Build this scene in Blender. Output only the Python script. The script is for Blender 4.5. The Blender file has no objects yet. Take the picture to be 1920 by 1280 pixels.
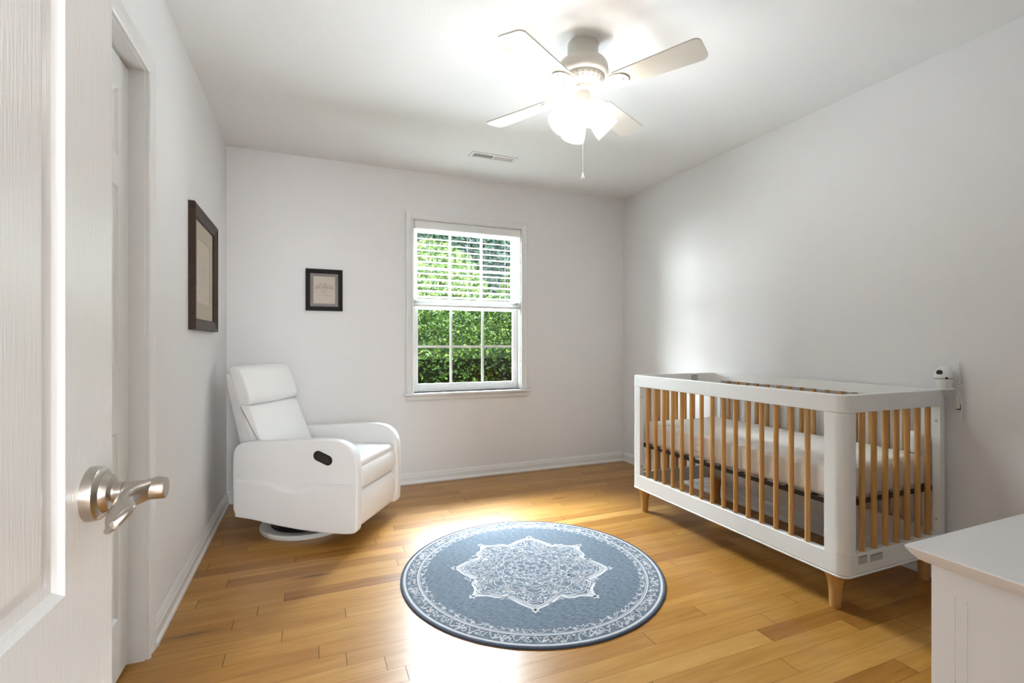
import bpy, bmesh, math, random
from mathutils import Vector, Matrix
random.seed(7)
PI=math.pi; R=math.radians
scene=bpy.context.scene; COL=scene.collection
# ------------------------------------------------------------------ camera, world, light, exposure
XL,YB,XR,H=-.53,3.807,2.707,2.44
cam=bpy.data.cameras.new('camera'); co=bpy.data.objects.new('camera',cam); COL.objects.link(co)
cam.sensor_width=36; cam.lens=911.4/1920*36; cam.shift_y=3.4/1920; cam.clip_start=.02
co.location=(0,0,1.095); co.rotation_euler=(R(90),0,R(-22.5)); scene.camera=co
w=bpy.data.worlds.new('world'); scene.world=w; w.use_nodes=True
bg=w.node_tree.nodes['Background']; bg.inputs[0].default_value=(.66,.82,1,1); bg.inputs[1].default_value=.22
def lamp(name,kind,loc,energy,color=(1,1,1),size=None,sizey=None,target=None,**k):
    l=bpy.data.lights.new(name,kind); l.energy=energy; l.color=color
    if kind=='AREA':
        l.shape='RECTANGLE'; l.size=size; l.size_y=sizey or size
    o=bpy.data.objects.new(name,l); COL.objects.link(o); o.location=loc
    if target: o.rotation_euler=(Vector(target)-Vector(loc)).to_track_quat('-Z','Y').to_euler()
    for a,b in k.items(): setattr(l,a,b)
    return o
lamp('sun','SUN',(-.8,-6,8.0),6.2,(1,.95,.85),target=(1.6,0,1.6),angle=R(.6))
lamp('sky_daylight','AREA',(1.5,8.0,4.7),1650,(.80,.905,1),5.0,2.0,(1.17,3.8,1.3))
lamp('side_daylight','AREA',(-4.6,7.6,2.15),300,(.90,.955,1),2.2,1.8,(1.3,3.9,1.2))
lamp('ground_bounce_fill','AREA',(1.35,5.40,.12),100,(.84,.93,1),2.4,.7,(1.15,3.87,1.35))  # added lamp low outside, lifts the ceiling in place of ground bounce
lamp('hall_end_fill','AREA',(.30,-3.7,1.6),40,(.93,.97,1),1.3,1.5,(.5,0,1.35))  # added fill lamp behind the camera, no real source at the hall end
scene.view_settings.view_transform='Standard'; scene.view_settings.look='None'
scene.view_settings.gamma=1; scene.view_settings.use_curve_mapping=False
scene.view_settings.exposure=2.0
SHADE_E=.62; BULB_W=1.0
# ------------------------------------------------------------------ materials
def newmat(name,base,rough=.5,metal=0,spec=.5,coat=0,coatr=.1,trans=0):
    m=bpy.data.materials.new(name); m.use_nodes=True
    b=m.node_tree.nodes['Principled BSDF']
    b.inputs['Base Color'].default_value=(*base,1); b.inputs['Roughness'].default_value=rough
    b.inputs['Metallic'].default_value=metal; b.inputs['Specular IOR Level'].default_value=spec
    b.inputs['Coat Weight'].default_value=coat; b.inputs['Coat Roughness'].default_value=coatr
    return m,m.node_tree,b
def N(nt,t,**k):
    n=nt.nodes.new(t)
    for a,v in k.items():
        if a in n.inputs: n.inputs[a].default_value=v
        else: setattr(n,a,v)
    return n
def grainy(name,base,rough=.5,scale=(80,80,80),amt=.04,bump=.1,dist=.001,det=3,**k):
    m,nt,b=newmat(name,base,rough,**k)
    tc=N(nt,'ShaderNodeTexCoord'); mp=N(nt,'ShaderNodeMapping'); mp.inputs['Scale'].default_value=scale
    nz=N(nt,'ShaderNodeTexNoise',Detail=det,Scale=1.0)
    nt.links.new(tc.outputs['Object'],mp.inputs[0]); nt.links.new(mp.outputs[0],nz.inputs['Vector'])
    if amt:
        mx=N(nt,'ShaderNodeMix',data_type='RGBA'); mx.inputs[6].default_value=(*[c*(1-amt) for c in base],1); mx.inputs[7].default_value=(*[min(1,c*(1+amt)) for c in base],1)
        nt.links.new(nz.outputs[0],mx.inputs[0]); nt.links.new(mx.outputs[2],b.inputs['Base Color'])
    if bump:
        bp=N(nt,'ShaderNodeBump',Strength=bump,Distance=dist); nt.links.new(nz.outputs[0],bp.inputs['Height']); nt.links.new(bp.outputs[0],b.inputs['Normal'])
    return m
M={}
M['wall']=grainy('wall_paint',(.82,.812,.815),.75,(160,160,160),.01,.06,.0006)
M['ceil']=grainy('ceiling_paint',(.86,.86,.86),.9,(120,120,120),.02,.35,.002,4)
M['trim']=grainy('trim_gloss_white',(.80,.80,.79),.28,(30,30,30),.01,.03,.0005)
M['door']=grainy('door_woodgrain_white',(.80,.80,.79),.27,(330,330,14),.015,.42,.0012,5)
M['closet']=grainy('closet_door_white',(.76,.76,.745),.4,(260,260,12),.01,.15,.0006,3)
M['dark']=newmat('dark_gap',(.02,.018,.015),.9)[0]
M['leather']=grainy('white_leatherette',(.86,.855,.85),.42,(260,260,260),.015,.25,.0005,3)
M['fabric']=grainy('white_woven_side',(.72,.70,.69),.8,(500,500,500),.03,.3,.0005,2)
M['black']=newmat('black_plastic',(.012,.012,.013),.35)[0]
M['ringw']=grainy('grey_white_metal',(.62,.62,.60),.4,(20,20,20),.05,0)
M['crib']=grainy('crib_white_lacquer',(.80,.80,.785),.35,(20,20,20),.01,.02,.0004)
M['sheet']=grainy('cream_sheet',(.76,.71,.65),.9,(400,400,400),.03,.3,.0006,2)
M['iron']=newmat('dark_iron',(.03,.022,.018),.5)[0]
M['fan']=newmat('fan_cream_enamel',(.66,.63,.57),.4)[0]
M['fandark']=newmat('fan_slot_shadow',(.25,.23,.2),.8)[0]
M['nickel']=grainy('brushed_nickel',(.50,.465,.42),.3,(40,40,900),.12,.12,.0003,3,metal=1.0)
M['dresser']=grainy('dresser_white_paint',(.76,.76,.755),.5,(60,60,60),.01,.04,.0004)
M['plastic']=newmat('white_plastic',(.80,.80,.79),.3)[0]
M['vinyl']=newmat('window_vinyl_white',(.82,.82,.81),.35)[0]
M['string']=newmat('cord_white',(.75,.74,.72),.7)[0]
M['paper']=grainy('cream_paper',(.60,.53,.45),.85,(300,300,300),.03,0)
M['paper2']=grainy('tan_mat_board',(.50,.44,.36),.85,(300,300,300),.03,0)
M['greymat']=newmat('bronze_grey_mat',(.17,.145,.13),.45)[0]
M['fillet']=newmat('pale_fillet',(.42,.37,.32),.5)[0]
M['pencil']=newmat('pencil_grey',(.20,.185,.165),.9)[0]
M['pencil2']=newmat('pencil_faint',(.40,.35,.31),.9)[0]
M['print']=newmat('label_print_grey',(.33,.32,.30),.8)[0]
M['printd']=newmat('label_print_dark',(.12,.11,.10),.8)[0]
M['label']=newmat('label_grey',(.58,.57,.54),.6)[0]
def wood(name,a,b_,rough,scale,dist=1.5):
    m,nt,b=newmat(name,a,rough,spec=.25)
    tc=N(nt,'ShaderNodeTexCoord'); mp=N(nt,'ShaderNodeMapping'); mp.inputs['Scale'].default_value=scale
    oi=N(nt,'ShaderNodeObjectInfo'); ad=N(nt,'ShaderNodeVectorMath',operation='ADD')
    nz=N(nt,'ShaderNodeTexNoise',Scale=1.0,Detail=5,Distortion=dist)
    cr=N(nt,'ShaderNodeValToRGB'); cr.color_ramp.elements[0].position=.3; cr.color_ramp.elements[1].position=.75
    cr.color_ramp.elements[0].color=(*a,1); cr.color_ramp.elements[1].color=(*b_,1)
    nt.links.new(tc.outputs['Object'],mp.inputs[0]); nt.links.new(mp.outputs[0],ad.inputs[0]); nt.links.new(oi.outputs['Random'],ad.inputs[1])
    sc=N(nt,'ShaderNodeVectorMath',operation='SCALE'); sc.inputs['Scale'].default_value=17; nt.links.new(oi.outputs['Location'],sc.inputs[0])
    ad2=N(nt,'ShaderNodeVectorMath',operation='ADD'); nt.links.new(ad.outputs[0],ad2.inputs[0]); nt.links.new(sc.outputs[0],ad2.inputs[1])
    nt.links.new(ad2.outputs[0],nz.inputs['Vector']); nt.links.new(nz.outputs[0],cr.inputs[0]); nt.links.new(cr.outputs[0],b.inputs['Base Color'])
    return m
M['slat']=wood('natural_beech',(.47,.235,.075),(.60,.335,.120),.45,(25,25,2))
M['frame']=wood('dark_walnut_frame',(.030,.017,.011),(.070,.040,.028),.45,(6,60,60))
M['frame2']=wood('black_brown_frame',(.007,.006,.005),(.014,.011,.009),.55,(60,60,6))
# lit glass shade and bulb: frosted glass that glows and lets part of the lamp light straight through
def litglass(name,strength,clear):
    m=bpy.data.materials.new(name); m.use_nodes=True; nt=m.node_tree; nt.nodes.clear()
    o_=N(nt,'ShaderNodeOutputMaterial'); e_=N(nt,'ShaderNodeEmission',Strength=strength); e_.inputs[0].default_value=(1,.975,.93,1)
    t_=N(nt,'ShaderNodeBsdfTransparent'); d_=N(nt,'ShaderNodeBsdfTranslucent'); d_.inputs[0].default_value=(.9,.88,.85,1)
    ad=N(nt,'ShaderNodeAddShader'); mx=N(nt,'ShaderNodeMixShader'); mx.inputs[0].default_value=clear
    nt.links.new(e_.outputs[0],ad.inputs[0]); nt.links.new(d_.outputs[0],ad.inputs[1]); nt.links.new(ad.outputs[0],mx.inputs[1]); nt.links.new(t_.outputs[0],mx.inputs[2]); nt.links.new(mx.outputs[0],o_.inputs[0]); return m
M['shade']=litglass('frosted_shade_lit',SHADE_E,.55); M['bulb']=litglass('lit_bulb',2.2,.86)
# window glass
m=bpy.data.materials.new('clear_glass'); m.use_nodes=True; nt=m.node_tree; nt.nodes.clear()
o_=N(nt,'ShaderNodeOutputMaterial'); t_=N(nt,'ShaderNodeBsdfTransparent'); g_=N(nt,'ShaderNodeBsdfGlossy',Roughness=.02); mx=N(nt,'ShaderNodeMixShader'); mx.inputs[0].default_value=.02
t_.inputs[0].default_value=(.96,.98,.97,1)
nt.links.new(t_.outputs[0],mx.inputs[1]); nt.links.new(g_.outputs[0],mx.inputs[2]); nt.links.new(mx.outputs[0],o_.inputs[0]); M['glass']=m
# translucent blind slat
m=bpy.data.materials.new('blind_slat_white'); m.use_nodes=True; nt=m.node_tree; b=nt.nodes['Principled BSDF']; b.inputs['Base Color'].default_value=(.85,.85,.84,1); b.inputs['Roughness'].default_value=.45
tr=N(nt,'ShaderNodeBsdfTranslucent'); tr.inputs[0].default_value=(.9,.9,.88,1); mx=N(nt,'ShaderNodeMixShader'); mx.inputs[0].default_value=.55
mx.inputs[0].default_value=.65
nt.links.new(b.outputs[0],mx.inputs[1]); nt.links.new(tr.outputs[0],mx.inputs[2]); nt.links.new(mx.outputs[0],nt.nodes['Material Output'].inputs[0]); M['blind']=m
# leaves
def leafmat(name,c1,c2,trw=.35):
    m=bpy.data.materials.new(name); m.use_nodes=True; nt=m.node_tree; b=nt.nodes['Principled BSDF']; b.inputs['Roughness'].default_value=.8; b.inputs['Specular IOR Level'].default_value=.15
    tc=N(nt,'ShaderNodeTexCoord'); nz=N(nt,'ShaderNodeTexNoise',Scale=9.0,Detail=3); cr=N(nt,'ShaderNodeValToRGB')
    cr.color_ramp.elements[0].position=.35; cr.color_ramp.elements[1].position=.65
    cr.color_ramp.elements[0].color=(*c1,1); cr.color_ramp.elements[1].color=(*c2,1)
    nt.links.new(tc.outputs['Object'],nz.inputs['Vector']); nt.links.new(nz.outputs[0],cr.inputs[0]); nt.links.new(cr.outputs[0],b.inputs['Base Color'])
    tr=N(nt,'ShaderNodeBsdfTranslucent'); nt.links.new(cr.outputs[0],tr.inputs[0]); mx=N(nt,'ShaderNodeMixShader'); mx.inputs[0].default_value=trw
    nt.links.new(b.outputs[0],mx.inputs[1]); nt.links.new(tr.outputs[0],mx.inputs[2]); nt.links.new(mx.outputs[0],nt.nodes['Material Output'].inputs[0]); return m
M['leaf']=leafmat('hedge_leaf',(.007,.018,.004),(.050,.105,.012),.08)
M['leaf2']=leafmat('tree_leaf',(.05,.10,.03),(.14,.20,.05),.3)
M['leaf3']=leafmat('far_tree_leaf',(.035,.085,.06),(.07,.13,.10),.3)
M['core']=grainy('hedge_inner_dark',(.010,.014,.006),1,(14,14,14),.5,.5,.02,spec=0)
M['bark']=grainy('bark',(.08,.06,.045),.9,(30,30,6),.3,.3,.01)
M['lawn']=grainy('lawn_green',(.07,.12,.035),.95,(8,8,8),.3,.3,.02)
M['siding']=newmat('exterior_siding',(.45,.45,.44),.8)[0]
# floor planks
m,nt,b=newmat('oak_plank',(.5,.3,.1),.3,spec=.32,coat=.15,coatr=.16); b.inputs['Roughness'].default_value=.34
tc=N(nt,'ShaderNodeTexCoord'); at=N(nt,'ShaderNodeAttribute',attribute_name='tone'); 
cmb=N(nt,'ShaderNodeCombineXYZ'); mu=N(nt,'ShaderNodeMath',operation='MULTIPLY'); mu.inputs[1].default_value=37; nt.links.new(at.outputs['Fac'],mu.inputs[0])
nt.links.new(mu.outputs[0],cmb.inputs[0]); nt.links.new(mu.outputs[0],cmb.inputs[2])
ad=N(nt,'ShaderNodeVectorMath',operation='ADD'); nt.links.new(tc.outputs['Object'],ad.inputs[0]); nt.links.new(cmb.outputs[0],ad.inputs[1])
mp=N(nt,'ShaderNodeMapping'); mp.inputs['Scale'].default_value=(2.2,26,1); nt.links.new(ad.outputs[0],mp.inputs[0])
nz=N(nt,'ShaderNodeTexNoise',Scale=1.0,Detail=6,Distortion=1.2,Roughness=.6); nt.links.new(mp.outputs[0],nz.inputs['Vector'])
mp2=N(nt,'ShaderNodeMapping'); mp2.inputs['Scale'].default_value=(.9,7,1); nt.links.new(ad.outputs[0],mp2.inputs[0])
wv=N(nt,'ShaderNodeTexNoise',Scale=1.6,Detail=3,Distortion=2.5); nt.links.new(mp2.outputs[0],wv.inputs['Vector'])
cr=N(nt,'ShaderNodeValToRGB'); e=cr.color_ramp.elements; e[0].position=.0; e[1].position=1.0
e[0].color=(.24,.092,.017,1); e[1].color=(.49,.262,.072,1); x_=e.new(.35); x_.color=(.335,.148,.026,1); x_=e.new(.7); x_.color=(.41,.20,.044,1)
s1=N(nt,'ShaderNodeMath',operation='MULTIPLY_ADD'); s1.inputs[1].default_value=.9; s1.inputs[2].default_value=-.45; nt.links.new(nz.outputs[0],s1.inputs[0])
s2=N(nt,'ShaderNodeMath',operation='MULTIPLY_ADD'); s2.inputs[1].default_value=.7; s2.inputs[2].default_value=-.35; nt.links.new(wv.outputs[0],s2.inputs[0])
a1=N(nt,'ShaderNodeMath',operation='ADD'); nt.links.new(s1.outputs[0],a1.inputs[0]); nt.links.new(s2.outputs[0],a1.inputs[1])
a2=N(nt,'ShaderNodeMath',operation='ADD'); nt.links.new(a1.outputs[0],a2.inputs[0]); nt.links.new(at.outputs['Fac'],a2.inputs[1])
nt.links.new(a2.outputs[0],cr.inputs[0])
last=cr.outputs[0]
for (kx,ky,sx,sy) in ((.02,2.475,9,42),(-.42,2.15,7,55),(1.62,3.05,14,45),(.93,1.12,16,40),(1.45,1.03,10,40)):   # knots in the boards
    sb=N(nt,'ShaderNodeVectorMath',operation='SUBTRACT'); sb.inputs[1].default_value=(kx,ky,0); nt.links.new(tc.outputs['Object'],sb.inputs[0])
    ml=N(nt,'ShaderNodeVectorMath',operation='MULTIPLY'); ml.inputs[1].default_value=(sx,sy,0); nt.links.new(sb.outputs[0],ml.inputs[0])
    ln=N(nt,'ShaderNodeVectorMath',operation='LENGTH'); nt.links.new(ml.outputs[0],ln.inputs[0])
    mr=N(nt,'ShaderNodeMapRange'); mr.inputs[1].default_value=.15; mr.inputs[2].default_value=1; mr.inputs[3].default_value=.75; mr.inputs[4].default_value=0; nt.links.new(ln.outputs['Value'],mr.inputs[0])
    mx=N(nt,'ShaderNodeMix',data_type='RGBA'); mx.inputs[7].default_value=(.07,.03,.012,1); nt.links.new(mr.outputs[0],mx.inputs[0]); nt.links.new(last,mx.inputs[6]); last=mx.outputs[2]
nt.links.new(last,b.inputs['Base Color'])
bp=N(nt,'ShaderNodeBump',Strength=.12,Distance=.001); nt.links.new(nz.outputs[0],bp.inputs['Height']); nt.links.new(bp.outputs[0],b.inputs['Normal'])
M['plank']=m
# ------------------------------------------------------------------ mesh helpers
def tag(o,label=None,cat=None,group=None,kind=None):
    for k,v in (('label',label),('category',cat),('group',group),('kind',kind)):
        if v: o[k]=v
    return o
def link(name,me,mat,parent=None,smooth=False,loc=None):
    me.materials.clear()
    for mm in (mat if isinstance(mat,(list,tuple)) else [mat]): me.materials.append(mm)
    if smooth:
        for p in me.polygons: p.use_smooth=True
        if smooth!='all':
            try: me.set_sharp_from_angle(angle=R(38))
            except Exception: pass
    o=bpy.data.objects.new(name,me); COL.objects.link(o)
    if parent: o.parent=parent
    if loc: o.location=loc
    return o
def fin(name,bm,mat,parent=None,smooth=False,loc=None):
    bmesh.ops.recalc_face_normals(bm,faces=bm.faces[:]); me=bpy.data.meshes.new(name); bm.to_mesh(me); bm.free()
    return link(name,me,mat,parent,smooth,loc)
def empty(name,loc=(0,0,0),rz=0):
    o=bpy.data.objects.new(name,None); COL.objects.link(o); o.location=loc; o.rotation_euler=(0,0,rz); o.empty_display_size=.1; return o
def box(bm,x0,x1,y0,y1,z0,z1,bev=0,seg=2,mat=None):
    vs=[bm.verts.new(p) for p in ((x0,y0,z0),(x1,y0,z0),(x1,y1,z0),(x0,y1,z0),(x0,y0,z1),(x1,y0,z1),(x1,y1,z1),(x0,y1,z1))]
    fs=[bm.faces.new([vs[i] for i in f]) for f in ((3,2,1,0),(4,5,6,7),(0,1,5,4),(1,2,6,5),(2,3,7,6),(3,0,4,7))]
    if bev:
        es=list({e for f in fs for e in f.edges})
        bmesh.ops.bevel(bm,geom=es,offset=bev,segments=seg,affect='EDGES',profile=.5)
    return vs
def bx(*a,**k):
    bm=bmesh.new(); box(bm,*a,**k); return bm
def lathe(bm,prof,seg=32,cx=0,cy=0,mtx=None,close=False):
    rings=[]
    for r,z in prof:
        ring=[]
        for i in range(seg):
            a=2*PI*i/seg; p=Vector((cx+r*math.cos(a),cy+r*math.sin(a),z))
            if mtx: p=mtx@p
            ring.append(bm.verts.new(p))
        rings.append(ring)
    pr=list(zip(rings,rings[1:]))
    if close: pr.append((rings[-1],rings[0]))
    for a,b in pr:
        for i in range(seg): bm.faces.new((a[i],a[(i+1)%seg],b[(i+1)%seg],b[i]))
    if not close:
        if prof[0][0]>1e-4: bm.faces.new(rings[0][::-1])
        if prof[-1][0]>1e-4: bm.faces.new(rings[-1])
def tube(bm,pts,r,seg=8):
    pts=[Vector(p) for p in pts]; rs=r if isinstance(r,(list,tuple)) else [r]*len(pts); rings=[]; prev=None
    for i,p in enumerate(pts):
        t=(pts[min(i+1,len(pts)-1)]-pts[max(i-1,0)]).normalized()
        if prev is None: prev=t.cross(Vector((0,0,1))) if abs(t.z)<.9 else t.cross(Vector((1,0,0)))
        u=(prev-t*prev.dot(t)).normalized(); v=t.cross(u); prev=u
        rings.append([bm.verts.new(p+(u*math.cos(2*PI*k/seg)+v*math.sin(2*PI*k/seg))*rs[i]) for k in range(seg)])
    for a,b in zip(rings,rings[1:]):
        for k in range(seg): bm.faces.new((a[k],a[(k+1)%seg],b[(k+1)%seg],b[k]))
    bm.faces.new(rings[0][::-1]); bm.faces.new(rings[-1])
def prism(bm,pts,axis,a,b):
    def P(p,t):
        return {'y':(p[0],t,p[1]),'x':(t,p[0],p[1]),'z':(p[0],p[1],t)}[axis]
    A=[bm.verts.new(P(p,a)) for p in pts]; B=[bm.verts.new(P(p,b)) for p in pts]; n=len(pts)
    for i in range(n): bm.faces.new((A[i],A[(i+1)%n],B[(i+1)%n],B[i]))
    bm.faces.new(A[::-1]); bm.faces.new(B)
def resample(pts,step):
    out=[]
    n=len(pts)
    for i in range(n):
        a=Vector(pts[i]); b=Vector(pts[(i+1)%n]); k=max(1,int(round((b-a).length/step)))
        for j in range(k): out.append(a.lerp(b,j/k))
    return out
def smoothpoly(pts,it):
    for _ in range(it):
        n=len(pts); q=[]
        for i in range(n):
            a=Vector(pts[i]); b=Vector(pts[(i+1)%n]); q+= [a.lerp(b,.25),a.lerp(b,.75)]
        pts=q
    return pts
def cushion(bm,prof,y0,y1,r=.02,step=.015,crown=0.0,crown_dir=None,seg=5,smooth=2,mid=10):
    """side profile (x,z) swept across y with rounded ends; crown pushes the profile out mid-width along crown_dir"""
    P=resample(smoothpoly([Vector(p) for p in prof],smooth),step); n=len(P)
    area=sum(P[i].x*P[(i+1)%n].y-P[(i+1)%n].x*P[i].y for i in range(n))
    if area<0: P=P[::-1]
    nr=[]
    for i in range(n):
        t=(P[(i+1)%n]-P[i-1]).normalized(); nr.append(Vector((t.y,-t.x)))
    sec=[]
    for k in range(seg+1):
        a=PI/2*k/seg; sec.append((y0+r*(1-math.cos(a)),r*(1-math.sin(a))))
    mids=[(y0+r+(y1-y0-2*r)*j/mid,0) for j in range(1,mid)]
    sec=[(a,b) for a,b in sec]
    full=sec+mids+[(y0+y1-a,b) for a,b in sec[::-1]]
    rings=[]
    for y,off in full:
        c=crown*math.sin(PI*max(0,min(1,(y-y0)/(y1-y0))))**.6 if crown else 0
        ring=[]
        for p,q in zip(P,nr):
            v=p-q*off
            if c:
                d=max(0,q.dot(Vector(crown_dir))); v=v+q*c*d
            ring.append(bm.verts.new((v.x,y,v.y)))
        rings.append(ring)
    for a,b in zip(rings,rings[1:]):
        for i in range(n): bm.faces.new((a[i],a[(i+1)%n],b[(i+1)%n],b[i]))
    bm.faces.new(rings[0][::-1]); bm.faces.new(rings[-1])
def wall_holes(bm,u0,u1,v0,v1,holes,f):
    us=sorted({u0,u1,*[h[0] for h in holes],*[h[1] for h in holes]}); vs=sorted({v0,v1,*[h[2] for h in holes],*[h[3] for h in holes]})
    for a,b in zip(us,us[1:]):
        for c,d in zip(vs,vs[1:]):
            if any(h[0]<=(a+b)/2<=h[1] and h[2]<=(c+d)/2<=h[3] for h in holes): continue
            f(bm,a,b,c,d)
def struct(o): o['kind']='structure'; return o
# ------------------------------------------------------------------ room shell
T=.12
WX0,WX1,WZ0,WZ1=.735,1.662,.705,2.066      # window opening
CY0,CY1,CZ=.54,2.045,2.043                  # closet opening
DX0,DX1,DZ=-.33,.52,2.04                    # doorway in the front wall
# floor: every board a face, thin dark gaps between boards
rows={20:(.297,),22:(.115,),24:(-.277,),25:(-.099,),28:(-.2,1.15),16:(1.575,.55),17:(.62,),18:(1.9,),15:(1.02,)}
bm=bmesh.new(); tone=bm.faces.layers.float.new('tone_tmp'); W=.0765; y=.0575-50*W; k=-50
tones=[]
while y<YB-.01:
    js=list(rows.get(k,())); xs=[]
    if js:
        a=min(js)
        while a>XL: a-=random.uniform(.5,1.15); js.append(a)
        a=max(js)
        while a<XR: a+=random.uniform(.5,1.15); js.append(a)
        xs=sorted(js)
    else:
        a=-1.4+random.uniform(-.6,.1); xs=[a]
        while a<XR+.3: a+=random.uniform(.45,1.25); xs.append(a)
    for a,b in zip(xs,xs[1:]):
        a2,b2=max(a,-1.35),min(b,XR+.05)
        if b2-a2<.01: continue
        t=min(1,max(0,random.gauss(.5,.15)))
        if k==16 and abs(a-1.575)<.01: t=.14
        if k==16 and abs(b-1.575)<.01: t=.85
        y0,y1=y+.0004,min(y+W-.0004,YB+.05)
        f=bm.faces.new([bm.verts.new(p) for p in ((a2+.0009,y0,0),(b2-.0009,y0,0),(b2-.0009,y1,0),(a2+.0009,y1,0))]); f[tone]=t; tones.append(t)
    y+=W; k+=1
nf=len(bm.faces); box(bm,-1.35,XR+.1,-4.1,YB+.1,-.12,-.0015)
me=bpy.data.meshes.new('floor'); bmesh.ops.recalc_face_normals(bm,faces=bm.faces[nf:] if False else bm.faces[:]); bm.to_mesh(me); bm.free()
at=me.attributes.new('tone','FLOAT','FACE')
for i in range(len(me.polygons)): at.data[i].value=tones[i] if i<nf else .3
fl=link('floor',me,[M['plank'],M['dark']])
for i,p in enumerate(me.polygons): p.material_index=0 if i<nf else 1
for i in range(nf):
    if me.polygons[i].normal.z<0: me.polygons[i].flip() if hasattr(me.polygons[i],'flip') else None
struct(fl)
struct(fin('ceiling',bx(XL-.9,XR+T,-4.0,YB+T,H,H+.12),M['ceil']))
bm=bmesh.new(); wall_holes(bm,XL-T,XR+T,0,H,[(WX0,WX1,WZ0,WZ1)],lambda b,a,c,d,e:box(b,a,c,YB,YB+T+.02,d,e)); struct(fin('wall_back',bm,M['wall']))
bm=bmesh.new(); wall_holes(bm,-.12,YB,0,H,[(CY0,CY1,0,CZ)],lambda b,a,c,d,e:box(b,XL-T,XL,a,c,d,e)); struct(fin('wall_left',bm,M['wall']))
struct(fin('wall_right',bx(XR,XR+T,-.12,YB,0,H),M['wall']))
bm=bmesh.new(); wall_holes(bm,XL,XR,0,H,[(DX0,DX1,0,DZ)],lambda b,a,c,d,e:box(b,a,c,-.12,-.005,d,e)); struct(fin('wall_front',bm,M['wall']))
# hall behind the doorway and closet shell
struct(fin('wall_hall_left',bx(-.95,-.85,-3.9,-.12,0,H),M['wall']))
struct(fin('wall_hall_right',bx(1.1,1.2,-3.9,-.12,0,H),M['wall']))
struct(fin('wall_hall_back',bx(-.95,1.2,-4.0,-3.9,0,H),M['wall']))
bm=bmesh.new(); box(bm,XL-.85,XL-.8,.3,2.3,0,H); box(bm,XL-.8,XL-T,.3,.35,0,H); box(bm,XL-.8,XL-T,2.25,2.3,0,H); struct(fin('wall_closet',bm,M['wall']))
# ------------------------------------------------------------------ baseboards
BB=[(0,0),(.021,0),(.021,.012),(.0135,.022),(.0135,.055),(.010,.060),(.010,.068),(.0055,.078),(.003,.085),(0,.085)]
def base(name,along,wall,sgn,a,b):
    bm=bmesh.new(); pts=[(wall+sgn*d,z) for d,z in BB]; prism(bm,pts,along,a,b); return struct(fin(name,bm,M['trim']))
base('baseboard_back','x',YB,-1,XL,XR)
base('baseboard_left','y',XL,1,CY1+.063,YB-.021)
base('baseboard_right','y',XR,-1,.0,YB-.021)
base('baseboard_front','x',-.005,1,.60,XR-.021)
# ------------------------------------------------------------------ casings
def casing_prof(w):
    # (distance across from the opening, projection from the wall)
    return [(0,0),(0,.012),(.004,.016),(.010,.016),(.014,.010),(.018,.011),(w*.6,.014),(w-.008,.018),(w,.016),(w,0)]
def casing(name,mat,path,prof,place,parent=None):
    """mitred moulding: path = list of corners with outward directions, in wall-plane coords"""
    bm=bmesh.new(); rings=[]
    for (u,v,du,dv) in path: rings.append([bm.verts.new(place(u+du*d,v+dv*d,h)) for d,h in prof])
    n=len(prof)
    for a,b in zip(rings,rings[1:]):
        for i in range(n): bm.faces.new((a[i],a[(i+1)%n],b[(i+1)%n],b[i]))
    bm.faces.new(rings[0]); bm.faces.new(rings[-1][::-1])
    return fin(name,bm,mat,parent)
struct(casing('trim_1',M['trim'],[(CY0+.005,0,-1,0),(CY0+.005,CZ-.005,-1,1),(CY1-.005,CZ-.005,1,1),(CY1-.005,0,1,0)],casing_prof(.066),lambda u,v,h:(XL+h,u,v)))
bm=bmesh.new()      # closet jamb boards
box(bm,XL-T,XL+.001,CY1-.012,CY1,0,CZ); box(bm,XL-T,XL+.001,CY0,CY0+.012,0,CZ); box(bm,XL-T,XL+.001,CY0+.012,CY1-.012,CZ-.009,CZ)
struct(fin('trim_2',bm,M['trim']))
bm=bmesh.new(); box(bm,DX0,DX0+.015,-.125,0,0,DZ); box(bm,DX1-.015,DX1,-.125,0,0,DZ); box(bm,DX0,DX1,-.125,0,DZ-.015,DZ)
struct(fin('trim_3',bm,M['trim']))
# ------------------------------------------------------------------ panelled doors
def door_leaf(bm,w,h,t,panels,z0=0):
    """leaf in local coords: x across, y outward (front at y=0), panels = (x0,x1,z0,z1)"""
    for side in (0,1):
        F=(lambda x,d,z:(x,-d,z)) if side==0 else (lambda x,d,z:(x,-t+d,z))
        def q(pts):
            v=[bm.verts.new(F(*p)) for p in pts]
            bm.faces.new(v if side==0 else v[::-1])
        wall_holes(bm,0,w,z0,h,panels,lambda b,a,c,d,e:q(((a,0,d),(c,0,d),(c,0,e),(a,0,e))))
        for (a,c,d,e) in panels:
            loops=[(0,0),(.005,.005),(.010,.0085),(.018,.009),(.024,.0105),(.040,.003),(.043,.0025)]
            L=[[(a+i,dd,d+i),(c-i,dd,d+i),(c-i,dd,e-i),(a+i,dd,e-i)] for i,dd in loops]
            for A,B in zip(L,L[1:]):
                for j in range(4): q((A[j],A[(j+1)%4],B[(j+1)%4],B[j]))
            q(L[-1])
    for pts in (((0,0,z0),(0,-t,z0),(0,-t,h),(0,0,h)),((w,0,z0),(w,-t,z0),(w,-t,h),(w,0,h)),((0,0,z0),(w,0,z0),(w,-t,z0),(0,-t,z0)),((0,0,h),(w,0,h),(w,-t,h),(0,-t,h))):
        bm.faces.new([bm.verts.new(p) for p in pts])
    bmesh.ops.remove_doubles(bm,verts=bm.verts[:],dist=1e-5)
def six(w,st,zz): 
    g=.10; pw=(w-2*st-g)/2
    return [(x,x+pw,a,b) for x in (st,st+pw+g) for a,b in zz]
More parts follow.
